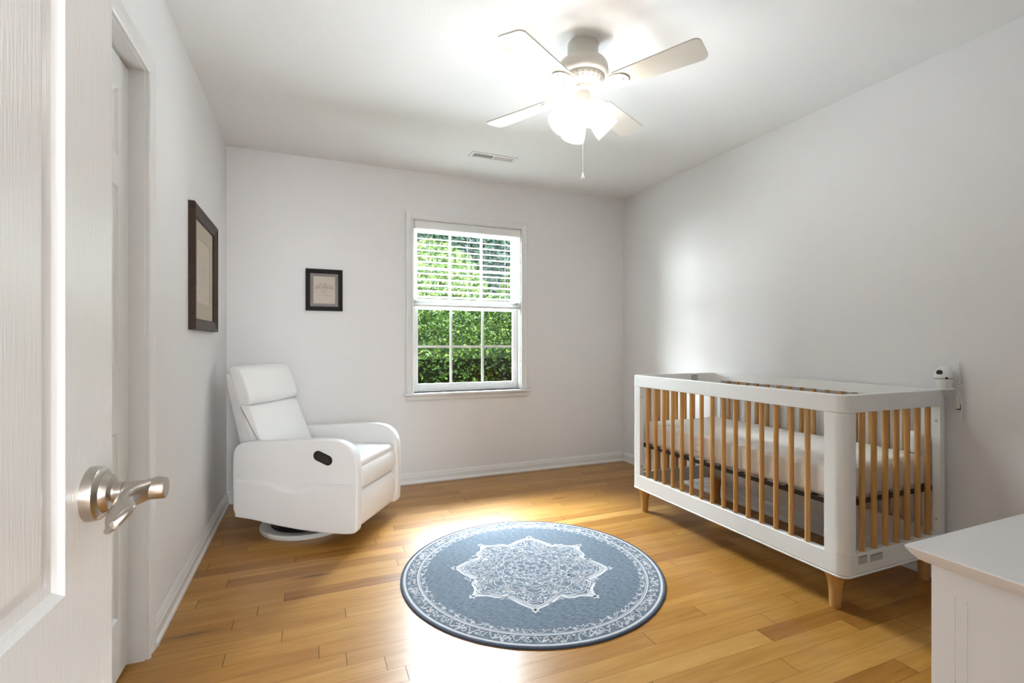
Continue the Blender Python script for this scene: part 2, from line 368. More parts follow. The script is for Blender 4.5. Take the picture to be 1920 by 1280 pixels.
# near door, swung open: free edge at (-.25,.82), leaf runs back toward the hinge
th=R(2.3); W1=.785
d1=empty('door_1'); d1.location=(-.25-W1*math.sin(th),.82-W1*math.cos(th),0); d1.rotation_euler=(0,0,PI/2-th); struct(d1)
# local x runs to the free edge, local -y faces the camera side
bm=bmesh.new(); door_leaf(bm,W1,2.03,.035,six(W1,.123,[(.22,.69),(.811,1.55),(1.66,1.92)]),.012)
for v in bm.verts: v.co.y=-v.co.y      # front at y=0 facing -y, body behind
lf=fin('door_leaf',bm,M['door'],d1)
kn=empty('door_lever'); kn.parent=d1; kn.location=(W1-.062,0,.908)
def ymat(): return Matrix.Rotation(PI/2,4,'X')      # lathe axis z -> -y
bm=bmesh.new(); lathe(bm,[(.0335,0),(.0335,.006),(.0325,.0115),(.029,.0145),(.0245,.0155),(.0235,.018),(.021,.0225),(.017,.024),(.0125,.0245),(.0115,.027)],48,mtx=ymat()); fin('rosette',bm,M['nickel'],kn,'s')
bm=bmesh.new(); lathe(bm,[(.0118,.024),(.0118,.034),(.0105,.0345),(.0105,.036),(.0118,.0365),(.0118,.056),(.0104,.0565),(.0104,.058),(.013,.059),(.0135,.078),(.0125,.0795)],32,mtx=ymat()); fin('spindle',bm,M['nickel'],kn,'s')
bm=bmesh.new(); rings=[]        # wave lever sweeping from the spindle toward the hinge
for i in range(25):
    s=i/24; x=.011-.128*s; yy=-(.068-.020*math.sin(PI*min(1,s*1.15))**1.2-.004*s); zz=-.006*s**1.3
    hh=.0125+.0075*(3*s*s-2*s**3)
    if s>.84: hh*=math.sqrt(max(.03,1-((s-.84)/.16)**2))
    tt=.0085*(1-s)+.0042*s
    tw=.85*s**.8
    ring=[]
    for k_ in range(20):
        a=2*PI*k_/20; ca,sa=math.cos(a),math.sin(a)
        px=tt*math.copysign(abs(ca)**.7,ca); pz=hh*math.copysign(abs(sa)**.8,sa)
        ring.append(bm.verts.new((x,yy+px*math.cos(tw)-pz*math.sin(tw),zz+px*math.sin(tw)+pz*math.cos(tw))))
    rings.append(ring)
for a,b in zip(rings,rings[1:]):
    for i in range(20): bm.faces.new((a[i],a[(i+1)%20],b[(i+1)%20],b[i]))
bm.faces.new(rings[0][::-1]); bm.faces.new(rings[-1]); fin('lever',bm,M['nickel'],kn,'s')
bm=bmesh.new()
for z in (.25,1.02,1.80): tube(bm,[(0,-.004,z-.045),(0,-.004,z+.045)],.007,12)
fin('hinge',bm,M['nickel'],d1)
# closet doors: two sliding six panel leaves
d2=empty('door_2',(XL-.045,1.29,0)); struct(d2); d2.rotation_euler=(0,0,PI/2)
bm=bmesh.new(); door_leaf(bm,.758,2.024,.03,six(.758,.109,[(.203,.807),(.994,1.602),(1.702,1.921)]),.012)
for v in bm.verts: v.co.y=-v.co.y
fin('door_leaf',bm,M['closet'],d2)
tk=fin('closet_track',bx(XL-T+.002,XL-.062,CY0+.014,CY1-.014,CZ-.034,CZ-.0095),M['dark']); tk.name='trim_4'; struct(tk)  # track box in flat dark, gives the shade of the gap above the leaf
d3=empty('door_3',(XL-.082,.545,0)); struct(d3); d3.rotation_euler=(0,0,PI/2)
bm=bmesh.new(); door_leaf(bm,.775,2.024,.03,six(.775,.109,[(.203,.807),(.994,1.602),(1.702,1.921)]),.012)
for v in bm.verts: v.co.y=-v.co.y
fin('door_leaf',bm,M['closet'],d3)
# ------------------------------------------------------------------ window
win=empty('window_1',(0,0,0)); struct(win)
casing('window_casing',M['trim'],[(WX0+.005,WZ0,-1,0),(WX0+.005,WZ1-.005,-1,1),(WX1-.005,WZ1-.005,1,1),(WX1-.005,WZ0,1,0)],casing_prof(.056),lambda u,v,h:(u,YB-h,v),win)
bm=bmesh.new(); box(bm,.664,1.735,YB-.045,YB+.06,WZ0-.018,WZ0,.006,3); fin('window_sill',bm,M['trim'],win,'s')
bm=bmesh.new(); prism(bm,[(YB,.645),(YB-.010,.645),(YB-.016,.652),(YB-.016,WZ0-.03),(YB-.011,WZ0-.018),(YB,WZ0-.018)],'x',.684,1.713); fin('apron',bm,M['trim'],win)
bm=bmesh.new(); Y0,Y1=YB-.002,YB+T+.02
box(bm,WX0,WX0+.012,Y0,Y1,WZ0,WZ1); box(bm,WX1-.012,WX1,Y0,Y1,WZ0,WZ1); box(bm,WX0,WX1,Y0,Y1,WZ1-.012,WZ1); box(bm,WX0,WX1,YB+.06,Y1,WZ0-.01,WZ0+.004)
fin('window_jamb',bm,M['vinyl'],win)
def sash(name,x0,x1,z0,z1,y,st,rb,rt,zm):
    bm=bmesh.new(); d=.030
    box(bm,x0,x0+st,y,y+d,z0,z1,.002,1); box(bm,x1-st,x1,y,y+d,z0,z1,.002,1); box(bm,x0+st,x1-st,y,y+d,z0,z0+rb,.002,1); box(bm,x0+st,x1-st,y,y+d,z1-rt,z1,.002,1)
    o=fin(name,bm,M['vinyl'],win); gx0,gx1,gz0,gz1=x0+st,x1-st,z0+rb,z1-rt
    bm=bmesh.new(); ww=.009
    for f in (1/3,2/3):
        x=gx0+(gx1-gx0)*f; box(bm,x-ww,x+ww,y+.006,y+.020,gz0,gz1)
    for z in zm: box(bm,gx0,gx1,y+.007,y+.019,z-ww,z+ww)
    fin('muntins',bm,M['vinyl'],o)
    fin('glass_pane',bx(gx0,gx1,y+.013,y+.017,gz0,gz1),M['glass'],o)
sash('lower_sash',WX0+.014,WX1-.014,WZ0+.004,1.395,YB+.050,.040,.062,.028,[1.068])
sash('upper_sash',WX0+.014,WX1-.014,1.37,WZ1-.013,YB+.084,.040,.028,.055,[1.70])
# ------------------------------------------------------------------ blind
bl=empty('window_blind',(1.198,YB+.015,0)); tag(bl,'white horizontal slat blind pulled halfway up inside the window','blind')
bx0,bx1=WX0+.016-1.198,WX1-.016-1.198
hr=fin('headrail',bx(bx0-.002,bx1+.002,-.034,.020,1.996,2.052,.004,2),M['vinyl'],bl,'s')
bm=bmesh.new(); zt=1.968; n=11; dz=(1.968-1.462)/n
for i in range(n+1):
    z=zt-dz*i; t=R(21); hw=.0245; 
    pr_=[]
    for j in range(7):
        u=-1+2*j/6; pr_.append((hw*u*math.cos(t), z+hw*u*math.sin(t)+.0022*(1-u*u)))
    top=[(a,b+.0013) for a,b in pr_]; prism(bm,pr_+top[::-1],'x',bx0,bx1)
for i in range(7):      # slats gathered on the bottom rail
    z=1.405+.0062*i; prism(bm,[(-.0245,z),(0,z+.0022),(.0245,z),(.0245,z+.003),(0,z+.0052),(-.0245,z+.003)],'x',bx0,bx1)
fin('slats',bm,M['blind'],bl)
fin('bottom_rail',bx(bx0,bx1,-.0255,.0255,1.383,1.402,.004,2),M['vinyl'],bl,'s')
for fx in (.13,.5,.87):
    bm=bmesh.new(); x=bx0+(bx1-bx0)*fx
    for y in (-.0262,.0262): tube(bm,[(x,y,1.39),(x,y,2.0)],.0009,5)
    fin('ladder_cord',bm,M['string'],bl)
bm=bmesh.new(); tube(bm,[(bx0+.1,-.040,2.0),(bx0+.1,-.042,1.43)],.0032,8); fin('tilt_wand',bm,M['string'],bl)
# ------------------------------------------------------------------ ceiling vent
v=empty('ceiling_vent',(1.218,3.294,H)); tag(v,'white metal air vent register in the ceiling near the window wall','vent')
bm=bmesh.new(); X,Y,x_,y_=.174,.051,.150,.028
for a,b,c,d in ((-X,X,-Y,-y_),(-X,X,y_,Y),(-X,-x_,-y_,y_),(x_,X,-y_,y_),(-.004,.004,-y_,y_)): box(bm,a,b,c,d,-.006,0)
fin('frame',bm,M['trim'],v)
fin('duct_opening',bx(-x_,x_,-y_,y_,-.0012,-.0004),M['fandark'],v)  # flat dark plate, shade inside the duct put into its colour
bm=bmesh.new()
for s in (-1,1):
    for i in range(7):
        y=-y_+.004+i*.0082; a,b=sorted((s*.004,s*x_)); prism(bm,[(y,-.001),(y+.0012,-.001),(y+.0012+s*.004,-.0055),(y+s*.004,-.0055)],'x',a,b)
fin('louvres',bm,M['trim'],v)
# ------------------------------------------------------------------ pictures
def frame_mesh(w,h,prof):
    """picture frame in local coords: x across, z up, y toward the room; prof=(inset from outer edge, projection)"""
    bm=bmesh.new(); rings=[]
    for sx,sz in ((-1,-1),(1,-1),(1,1),(-1,1)): rings.append([bm.verts.new((sx*(w/2-d),-p,sz*(h/2-d))) for d,p in prof])
    n=len(prof)
    for a,b in zip(rings,rings[1:]+rings[:1]):
        for i in range(n): bm.faces.new((a[i],a[(i+1)%n],b[(i+1)%n],b[i]))
    return bm
def rectring(bm,w,h,t,y,y2):
    for a,b,c,d in ((-w/2,w/2,-h/2,-h/2+t),(-w/2,w/2,h/2-t,h/2),(-w/2,-w/2+t,-h/2+t,h/2-t),(w/2-t,w/2,-h/2+t,h/2-t)): box(bm,a,b,y,y2,c,d)
def stroke(bm,pts,wd,y):
    for (a,b) in zip(pts,pts[1:]):
        a=Vector(a);b=Vector(b);d=(b-a)
        if d.length<1e-6: continue
        n=Vector((-d.y,d.x)).normalized()*wd/2
        bm.faces.new([bm.verts.new((p.x,y,p.y)) for p in (a-n,b-n,b+n,a+n)])
# small one on the back wall
p=empty('picture_frame',(.092,YB-.0005,1.483)); tag(p,'small dark framed tree drawing on the back wall above the recliner','picture')
fin('frame',frame_mesh(.252,.302,[(0,0),(0,.018),(.004,.021),(.012,.021),(.018,.017),(.026,.017),(.031,.010),(.031,0)]),M['frame2'],p)
bm=bmesh.new(); rectring(bm,.192,.242,.0225,-.009,-.001); fin('mat_border',bm,M['greymat'],p)
bm=bmesh.new(); rectring(bm,.150,.200,.0032,-.0098,-.001); fin('fillet',bm,M['fillet'],p)
dr=fin('drawing_sheet',bx(-.074,.074,-.006,-.001,-.099,.099),M['paper'],p)
bm=bmesh.new(); rr=random.Random(3)
for i in range(420):
    a=rr.uniform(0,2*PI); q=math.sqrt(rr.random()); x=.064*q*math.cos(a); z=.026+.030*q*math.sin(a)
    if z<.026-.014*(1-abs(x)/.07): z=.026-.01*rr.random()
    z-=.22*abs(x)
    l=rr.uniform(.0015,.006); b_=rr.uniform(0,PI); stroke(bm,[(x,z),(x+l*math.cos(b_),z+l*math.sin(b_)*.5)],rr.uniform(.0006,.0016),-.0063)
for sp in (((.002,.012),(.001,-.012),(.004,-.030),(.013,-.040)),((-.02,.008),(-.011,-.008),(-.004,-.020)),((.018,.010),(.008,-.004),(.003,-.014)),((-.02,.005),(-.016,-.006),(-.009,-.014)),((.01,-.041),(.028,-.038),(.042,-.042)),((-.035,-.04),(-.03,-.036),(-.026,-.041))): stroke(bm,sp,.0016,-.0064)
fin('tree_sketch',bm,M['pencil'],dr)
# large one on the left wall
p=empty('picture_frame',(XL+.0005,2.987,1.463)); p.rotation_euler=(0,0,PI/2); tag(p,'large brown wooden framed botanical drawing on the left wall near the corner','picture')
fin('frame',frame_mesh(.610,.606,[(0,0),(0,.026),(.006,.030),(.014,.030),(.020,.026),(.042,.019),(.050,.020),(.055,.017),(.058,.010),(.058,0)]),M['frame'],p)
bm=bmesh.new(); rectring(bm,.498,.494,.085,-.008,-.001); fin('mat_border',bm,M['paper2'],p)
dr=fin('drawing_sheet',bx(-.170,.170,-.0055,-.001,-.168,.168),M['paper'],p)
bm=bmesh.new(); rr=random.Random(5)
for (x,z,dx,dz_) in ((-.04,-.06,.05,.10),(-.03,-.10,.03,.09),(.0,.0,.06,.05),(-.06,-.13,.02,.07)):
    pts=[(x+dx*t+.008*math.sin(5*t),z+dz_*t) for t in [i/8 for i in range(9)]]; stroke(bm,pts,.002,-.0058)
for i in range(60):
    x=rr.gauss(.01,.045); z=rr.gauss(.0,.05); a=rr.uniform(0,PI); l=rr.uniform(.004,.018); stroke(bm,[(x,z),(x+l*math.cos(a),z+l*math.sin(a)),(x+l*math.cos(a+.5),z+l*math.sin(a+.9))],.0014,-.0058)
fin('plant_sketch',bm,M['pencil2'],dr)
# ------------------------------------------------------------------ ceiling fan
fx,fy=1.135,1.905
fan=empty('ceiling_fan',(fx,fy,H)); tag(fan,'cream four blade ceiling fan with four lit glass shades, mounted in mid ceiling','ceiling fan')
z=lambda a:a-H
bm=bmesh.new(); lathe(bm,[(.069,0),(.069,z(2.372)),(.071,z(2.368)),(.066,z(2.36))],40); fin('canopy',bm,M['fan'],fan,'s')
bm=bmesh.new(); lathe(bm,[(.06,z(2.366)),(.070,z(2.364)),(.092,z(2.361)),(.105,z(2.352)),(.112,z(2.338)),(.114,z(2.318)),(.113,z(2.300)),(.106,z(2.292)),(.098,z(2.289)),(.05,z(2.285))],48); mh=fin('motor_housing',bm,M['fan'],fan,'s')
bm=bmesh.new(); lathe(bm,[(.06,z(2.292)),(.097,z(2.290)),(.098,z(2.284)),(.092,z(2.268)),(.080,z(2.255)),(.060,z(2.247)),(.03,z(2.247))],48); fin('vent_ring',bm,M['fan'],mh,'s')
bm=bmesh.new()
for i in range(24):
    a=2*PI*i/24; mt=Matrix.Rotation(a,4,'Z')
    for q in [((.0955,-.0022,z(2.279)),(.0955,.0022,z(2.279)),(.0845,.0018,z(2.2595)),(.0845,-.0018,z(2.2595)))]:
        bm.faces.new([bm.verts.new(mt@(Vector(p_)+Vector((.0012,0,-.0012)))) for p_ in q])
fin('vent_slots',bm,M['fandark'],mh)
def blade(k,ang):
    bm=bmesh.new(); L0,L1=.150,.535; w0,w1=.050,.064; cr_=.026
    pts=[]
    for (cx,cy,a0) in ((L1-cr_,w1-cr_,PI/2),(L1-cr_,-(w1-cr_),0),(L0+.02,-(w0-.02),-PI/2),(L0+.02,w0-.02,-PI)):
        r=cr_ if cx>.3 else .02
        for j in range(6):
            a=a0-(PI/2)*j/5; pts.append((cx+r*math.cos(a),cy+r*math.sin(a)))
    prism(bm,pts,'z',-.003,.003)
    o=fin('blade',bm,M['fan'],fan); o.location=(0,0,z(2.228)); o.rotation_euler=(-R(9),0,R(ang)); o.rotation_mode='XYZ'
    bm=bmesh.new()
    ir=[(.055,.012),(.085,.010),(.11,.016),(.13,.036),(.15,.044),(.175,.046),(.200,.036),(.215,.022),(.222,0)]
    poly=ir+[(x,-y) for x,y in ir[-2::-1]]; prism(bm,poly,'z',-.0085,-.0032)
    for (x,y) in ((.165,.026),(.165,-.026),(.198,0)): lathe(bm,[(.005,-.0115),(.005,-.0085)],10,x,y)
    fin('blade_iron',bm,M['fan'],o)
    return o
for k,a in enumerate((29,119,209,299)): blade(k,a)
bm=bmesh.new(); lathe(bm,[(.03,z(2.25)),(.046,z(2.247)),(.048,z(2.24)),(.046,z(2.232)),(.034,z(2.226)),(.030,z(2.224))],32); fin('flywheel_hub',bm,M['fan'],fan,'s')
bm=bmesh.new(); lathe(bm,[(.026,z(2.235)),(.032,z(2.228)),(.034,z(2.205)),(.037,z(2.198)),(.040,z(2.180)),(.040,z(2.158)),(.034,z(2.152)),(.030,z(2.145)),(.022,z(2.138)),(.010,z(2.130)),(.006,z(2.120))],32); fin('switch_housing',bm,M['fan'],fan,'s')
for az in (-97.5,-187.5,82.5,-7.5):
    mt=Matrix.Rotation(R(az),4,'Z')@Matrix.Translation((.030,0,z(2.155)))@Matrix.Rotation(R(180-47),4,'Y')
    bm=bmesh.new(); lathe(bm,[(.014,-.01),(.014,.012),(.021,.016),(.021,.034),(.019,.036)],20,mtx=mt); arm=fin('lamp_holder',bm,M['fan'],fan,'s')
    bm=bmesh.new(); pr_=[(.020,.028),(.027,.034),(.038,.050),(.0465,.070),(.052,.092),(.0545,.112),(.0555,.128)]
    lathe(bm,pr_+[(r-.0025,zz) for r,zz in pr_[::-1]],36,mtx=mt,close=True); fin('glass_shade',bm,M['shade'],fan,'s')
    bm=bmesh.new(); lathe(bm,[(.0,.034),(.012,.036),(.014,.05),(.024,.075),(.028,.09),(.024,.106),(.012,.116),(.0,.118)],20,mtx=mt); fin('light_bulb',bm,M['bulb'],fan,'s')
    lamp('bulb_light','POINT',tuple(Matrix.Translation((fx,fy,H))@mt@Vector((0,0,.085))),BULB_W,(1,.98,.95),shadow_soft_size=.018)
bm=bmesh.new(); tube(bm,[(.0,.0,z(2.125)),(.0,.0,z(1.862))],.0006,6)
for i in range(60): 
    zz=z(2.12)-i*.0043; lathe(bm,[(0,zz+.0016),(.0014,zz),(0,zz-.0016)],6)
ch=fin('pull_chain',bm,M['string'],fan)
bm=bmesh.new(); lathe(bm,[(.0,z(1.866)),(.002,z(1.864)),(.0035,z(1.857)),(.0075,z(1.846)),(.0085,z(1.840)),(.006,z(1.834)),(0,z(1.832))],16); fin('pull_knob',bm,M['plastic'],ch,'s')
# ------------------------------------------------------------------ recliner (local x forward, y toward the window side)
rc=empty('recliner',(.0686,3.153,0),R(-32.27)); tag(rc,'white leatherette swivel recliner armchair with black side handle in the left corner','armchair')
arm=[(-.369,.128),(-.30,.123),(-.242,.117),(-.145,.100),(0,.083),(.10,.076),(.186,.072),(.29,.072),(.342,.076),(.366,.085),(.374,.110),(.376,.300),(.376,.430),(.366,.490),(.350,.522),(.325,.548),(.29,.566),(.25,.575),(.20,.578),(.10,.574),(0,.568),(-.15,.556),(-.27,.548),(-.315,.540),(-.345,.525),(-.363,.500),(-.371,.465),(-.371,.30)]
for s in (-1,1):
    bm=bmesh.new(); a,b=sorted((s*.297,s*.236)); cushion(bm,arm,a,b,.010,.02,seg=4,smooth=1,mid=3); ar=fin('arm',bm,M['leather'],rc,'all')
    # seam line and sagging side pocket on the outer face
    def seam(x):
        z_=.337+.006*(x/.35)**2
        if -.155<x<.13: z_-= .030*math.sin(PI*(x+.155)/.285)**1.3
        return z_
    bm=bmesh.new(); xs=[-.352+i*(.352+.352)/48 for i in range(49)]; y=s*.2975; y2=s*.3005
    lowz=lambda x: .090+.030*max(0,-(x-.05)/.4)
    T_=[(x,seam(x)) for x in xs]; g=[]
    for (x,zt_) in T_:
        bul=.010*math.exp(-((x+.01)/.11)**2)
        col=[(x,y,zt_),(x,y2+s*bul*.7,zt_-.002),(x,y2+s*bul,zt_-.03),(x,y2+s*bul*.7,zt_-.07),(x,y2+s*bul*.2,zt_-.12),(x,y2,zt_-.17),(x,y,lowz(x)+.01)]
        g.append([bm.verts.new(c) for c in col])
    for A,B in zip(g,g[1:]):
        for i in range(len(A)-1): bm.faces.new((A[i],B[i],B[i+1],A[i+1]))
    pk=fin('side_pocket',bm,M['leather'],ar,'all')
    bm=bmesh.new(); tube(bm,[(x,y2+s*.0005,seam(x)+.001) for x in xs],.0017,6); fin('pocket_piping',bm,M['leather'],pk,'all')
    if s<0:
        bm=bmesh.new(); c0=Vector((.151,.489)); c1=Vector((.207,.466)); rr_=.027; pts=[]
        d=(c1-c0).normalized(); a0=math.atan2(d.y,d.x)
        for j in range(13): a=a0+PI/2+PI*j/12; pts.append((c0.x+rr_*math.cos(a),c0.y+rr_*math.sin(a)))
        for j in range(13): a=a0-PI/2+PI*j/12; pts.append((c1.x+rr_*math.cos(a),c1.y+rr_*math.sin(a)))
        prism(bm,pts,'y',-.300,-.296); 
        hd=fin('recline_handle',bm,M['black'],ar); hd['label']='black oval recline handle'
        bm=bmesh.new(); q=[((p_[0]-.179)*.72+.179,(p_[1]-.4775)*.62+.4775) for p_ in pts]; prism(bm,q,'y',-.3035,-.300); fin('handle_pull',bm,M['iron'],hd)
# seat
bm=bmesh.new(); cushion(bm,[(-.20,.40),(.30,.375),(.350,.405),(.362,.430),(.352,.452),(.30,.458),(.15,.458),(-.20,.450)],-.233,.233,.022,.02,crown=.014,crown_dir=(0,1),smooth=2); fin('seat_cushion',bm,M['leather'],rc,'all')
bm=bmesh.new(); cushion(bm,[(.20,.296),(.340,.292),(.356,.300),(.368,.345),(.366,.395),(.352,.425),(.30,.428),(.20,.42)],-.233,.233,.018,.02,crown=.006,crown_dir=(1,0),smooth=2); fin('front_panel',bm,M['leather'],rc,'all')
bm=bmesh.new(); cushion(bm,[(.24,.095),(.335,.088),(.350,.095),(.362,.150),(.366,.215),(.360,.262),(.345,.284),(.30,.286),(.24,.28)],-.233,.233,.018,.02,crown=.006,crown_dir=(1,0),smooth=2); fin('footrest_panel',bm,M['leather'],rc,'all')
bm=bmesh.new(); box(bm,-.33,.30,-.232,.232,.135,.30,.01,1); fin('underframe',bm,M['fabric'],rc)
# back
bm=bmesh.new(); cushion(bm,[(-.488,.900),(-.483,.921),(-.468,.926),(-.452,.912),(-.375,.760),(-.290,.530),(-.23,.36),(-.335,.345),(-.391,.526),(-.432,.68)],-.222,.222,.014,.02,seg=4,smooth=1,mid=4); fin('back_shell',bm,M['fabric'],rc,'all')
bm=bmesh.new(); cushion(bm,[(-.458,.925),(-.462,.950),(-.440,.962),(-.405,.960),(-.375,.935),(-.340,.850),(-.318,.790),(-.315,.755),(-.335,.738),(-.372,.736),(-.395,.745)],-.222,.222,.013,.012,crown=.018,crown_dir=(.9,.3),smooth=2); fin('headrest',bm,M['leather'],rc,'all')
bm=bmesh.new(); cushion(bm,[(-.398,.738),(-.378,.742),(-.340,.738),(-.315,.722),(-.292,.660),(-.235,.535),(-.195,.455),(-.20,.435),(-.25,.42),(-.29,.46),(-.345,.60)],-.222,.222,.012,.014,crown=.014,crown_dir=(.9,.3),smooth=2); fin('back_cushion',bm,M['leather'],rc,'all')
bm=bmesh.new(); lathe(bm,[(.205,.004),(.205,0),(.262,0),(.266,.006),(.266,.020),(.260,.026),(.215,.028),(.205,.024)],64,-.095,0,close=True); fin('swivel_base',bm,M['ringw'],rc,'s')
bm=bmesh.new(); lathe(bm,[(.20,.010),(.20,.028),(.17,.045),(.15,.06),(.15,.125)],40,-.095,0); box(bm,-.26,.14,-.18,.18,.10,.145); fin('swivel_mechanism',bm,M['black'],rc)
# ------------------------------------------------------------------ crib
cx0,cx1,cy0,cy1=1.968,2.684,1.283,2.675
crib=empty('crib',((cx0+cx1)/2,(cy0+cy1)/2,0)); tag(crib,'white baby crib with natural wood spindles and tapered wooden legs along the right wall','crib')
OX,OY=(cx0+cx1)/2,(cy0+cy1)/2; HX,HY=(cx1-cx0)/2,(cy1-cy0)/2
def rrect(hx,hy,r,n=8):
    out=[]
    for (sx,sy,a0) in ((1,1,0),(-1,1,PI/2),(-1,-1,PI),(1,-1,3*PI/2)):
        for j in range(n+1):
            a=a0+PI/2*j/n; out.append(Vector((sx*(hx-r)+r*math.cos(a),sy*(hy-r)+r*math.sin(a))))
    return out
def ringpart(name,z0,z1,t=.032,sel=None,mat='crib',out=0,lip=0):
    o1=rrect(HX+out,HY+out,.042+out); i1=rrect(HX-t,HY-t,max(.006,.042-t)); bm=bmesh.new()
    if z1>.8:
        ys=(-(HY-.0862),-(HY-.0868),HY-.0868,HY-.0862); o1=o1+[Vector((HX,y_)) for y_ in ys]; i1=i1+[Vector((HX-t,y_)) for y_ in ys]
    n=len(o1); b=.0025
    prof=[(0,z0+b),(b,z0),(1,z0),(1,z1),(b,z1),(0,z1-b)]
    def P(k,j,zz):
        v=o1[k].lerp(i1[k],j if j in (0,1) else b/t); 
        if z1>.8 and zz<z0+.01 and o1[k].x>HX-.004 and abs(o1[k].y)<HY-.0865: zz+=.023      # the wall side of the top rail is narrower
        return (v.x,v.y,zz)
    rings=[[bm.verts.new(P(k,j,zz)) for j,zz in prof] for k in range(n)]
    for k in range(n):
        A,B=rings[k],rings[(k+1)%n]
        for i in range(6): bm.faces.new((A[i],A[(i+1)%6],B[(i+1)%6],B[i]))
    return fin(name,bm,M[mat],crib,'s')
ringpart('top_rail',.813,.886); ringpart('bottom_rail',.158,.240); ringpart('base_lip',.148,.157,t=.030,out=.002)
def post(sx,sy,wy,wx):
    # L shaped rounded corner post in plan, between the rails
    r=.042; t=.030; n=8; pts=[]
    pts.append((HX-wx,HY)); 
    for j in range(n+1):
        a=PI/2-PI/2*j/n; pts.append((HX-r+r*math.cos(a),HY-r+r*math.sin(a)))
    pts+= [(HX,HY-wy),(HX-t,HY-wy),(HX-t,HY-t),(HX-wx,HY-t)]
    pts=[(sx*x,sy*y) for x,y in pts]; bm=bmesh.new(); prism(bm,pts,'z',.2402,.8128); o=fin('corner_post',bm,M['crib'],crib,'s')
    for z_ in (.30,.745):
        for mt in (Matrix.Translation((sx*(HX-.015),sy*(HY-wy),z_))@Matrix.Rotation(sy*PI/2,4,'X'),Matrix.Translation((sx*(HX-wx),sy*(HY-.015),z_))@Matrix.Rotation(-sx*PI/2,4,'Y')):
            bm=bmesh.new(); lathe(bm,[(.006,0),(.006,.0015),(.003,.0022)],12,mtx=mt); fin('bolt',bm,M['nickel'],o)
for sx in (-1,1):
    for sy in (-1,1): post(sx,sy,.085,.068)
bm=bmesh.new(); lathe(bm,[(.0112,.236),(.0112,.838)],16); sl=fin('spindle',bm,M['slat'],crib,'s'); sm=sl.data
first=True
def slat(x,y):
    global first
    if first: o=sl; first=False
    else: o=bpy.data.objects.new('spindle',sm); COL.objects.link(o); o.parent=crib
    o.location=(x,y,0)
for i in range(15):
    y=1.452+.077*i-OY
    slat(-HX+.016,y); slat(HX-.016,y)
for i in range(7):
    x=2.100+.0755*i-OX
    slat(x,-HY+.016); slat(x,HY-.016)
for sx in (-1,1):
    for sy in (-1,1):
        bm=bmesh.new(); prof=[(.0195,0),(.0205,.002),(.022,.03),(.0232,.06),(.0252,.085),(.029,.108),(.034,.125),(.041,.140),(.047,.149)]
        rings=[]
        for r,z_ in prof:
            sq=(z_/.149)**2
            rings.append([bm.verts.new((-sx*0+ (r*math.cos(a))*1.0 ,(r*math.sin(a)),z_)) for a in [2*PI*k/28 for k in range(28)]])
        for a,b in zip(rings,rings[1:]):
            for i in range(28): bm.faces.new((a[i],a[(i+1)%28],b[(i+1)%28],b[i]))
        bm.faces.new(rings[0][::-1]); bm.faces.new(rings[-1])
        fin('leg',bm,M['slat'],crib,'s',loc=(sx*(HX-.050),sy*(HY-.072),0))
bm=bmesh.new(); a,b=HX-.040,HY-.045; t=.006
for (p,q,r_,s_) in ((-a,a,-b,-b+t),(-a,a,b-t,b),(-a,-a+t,-b,b),(a-t,a,-b,b)): box(bm,p,q,r_,s_,.420,.440)
for i in range(9):
    y=-b+2*b*(i+1)/10; box(bm,-a,a,y-.012,y+.012,.434,.4365)
fin('mattress_support',bm,M['iron'],crib)
# printed warning labels
def sticker(name,par_mt,w_,h_,rows_,seed):
    o=fin(name,bx(-w_/2,w_/2,-.0004,0,-h_/2,h_/2),M['label'],crib); o.matrix_local=par_mt
    bm=bmesh.new(); r_=random.Random(seed)
    for i in range(rows_):
        z_=h_/2-(i+1.6)*h_/(rows_+1.6); x=-w_/2+.003
        while x<w_/2-.004:
            l=r_.uniform(.003,.008); l=min(l,w_/2-.003-x); stroke(bm,[(x,z_),(x+l,z_)],h_/(rows_+1.6)*.5,-.0006); x+=l+.0015
    fin('fine_print',bm,M['print'],o)
    bm=bmesh.new(); x=-w_/2+.008
    while x<w_/2-.012: stroke(bm,[(x,h_/2-.0045),(x+.004,h_/2-.0045)],.005,-.0006); x+=.0055
    fin('printed_heading',bm,M['printd'],o)
sticker('warning_label',Matrix.Translation((2.078-OX,-HY-.0002,.214)),.060,.036,7,1)
sticker('warning_label',Matrix.Translation((2.165-OX,-HY-.0002,.211)),.086,.032,6,2)
sticker('warning_label',Matrix.Translation((2.47-OX,HY-.0325,.850)),.060,.050,7,3)
# mattress with fitted sheet
mt_=empty('crib_mattress',(OX,OY,.4405)); tag(mt_,'crib mattress in a cream fitted sheet lying on the raised crib base','mattress')
bm=bmesh.new(); bmesh.ops.create_cube(bm,size=1)
for v in bm.verts: v.co=Vector((v.co.x*(2*HX-.092),v.co.y*(2*HY-.105),v.co.z*.142+.071))
bmesh.ops.bevel(bm,geom=bm.edges[:],offset=.028,segments=4,affect='EDGES',profile=.5)
bmesh.ops.subdivide_edges(bm,edges=[e for e in bm.edges if e.calc_length()>.2],cuts=40,use_grid_fill=True)
me=bpy.data.meshes.new('fitted_sheet')
from mathutils import noise
for v in bm.verts:
    n1=noise.noise(Vector((v.co.x*7,v.co.y*14,v.co.z*9)))*.004
    if abs(v.co.y)>.50 or abs(v.co.x)>.29: n1+=.0045*math.sin(v.co.y*95+6*math.sin(v.co.z*30))*max(0,1-abs(v.co.z-.04)/.09)*.5
    n_=Vector((v.co.x,v.co.y*.2,0)).normalized() if v.co.z<.12 else Vector((0,0,1))
    v.co+=n_*n1
fin('fitted_sheet',bm,M['sheet'],mt_,'all')
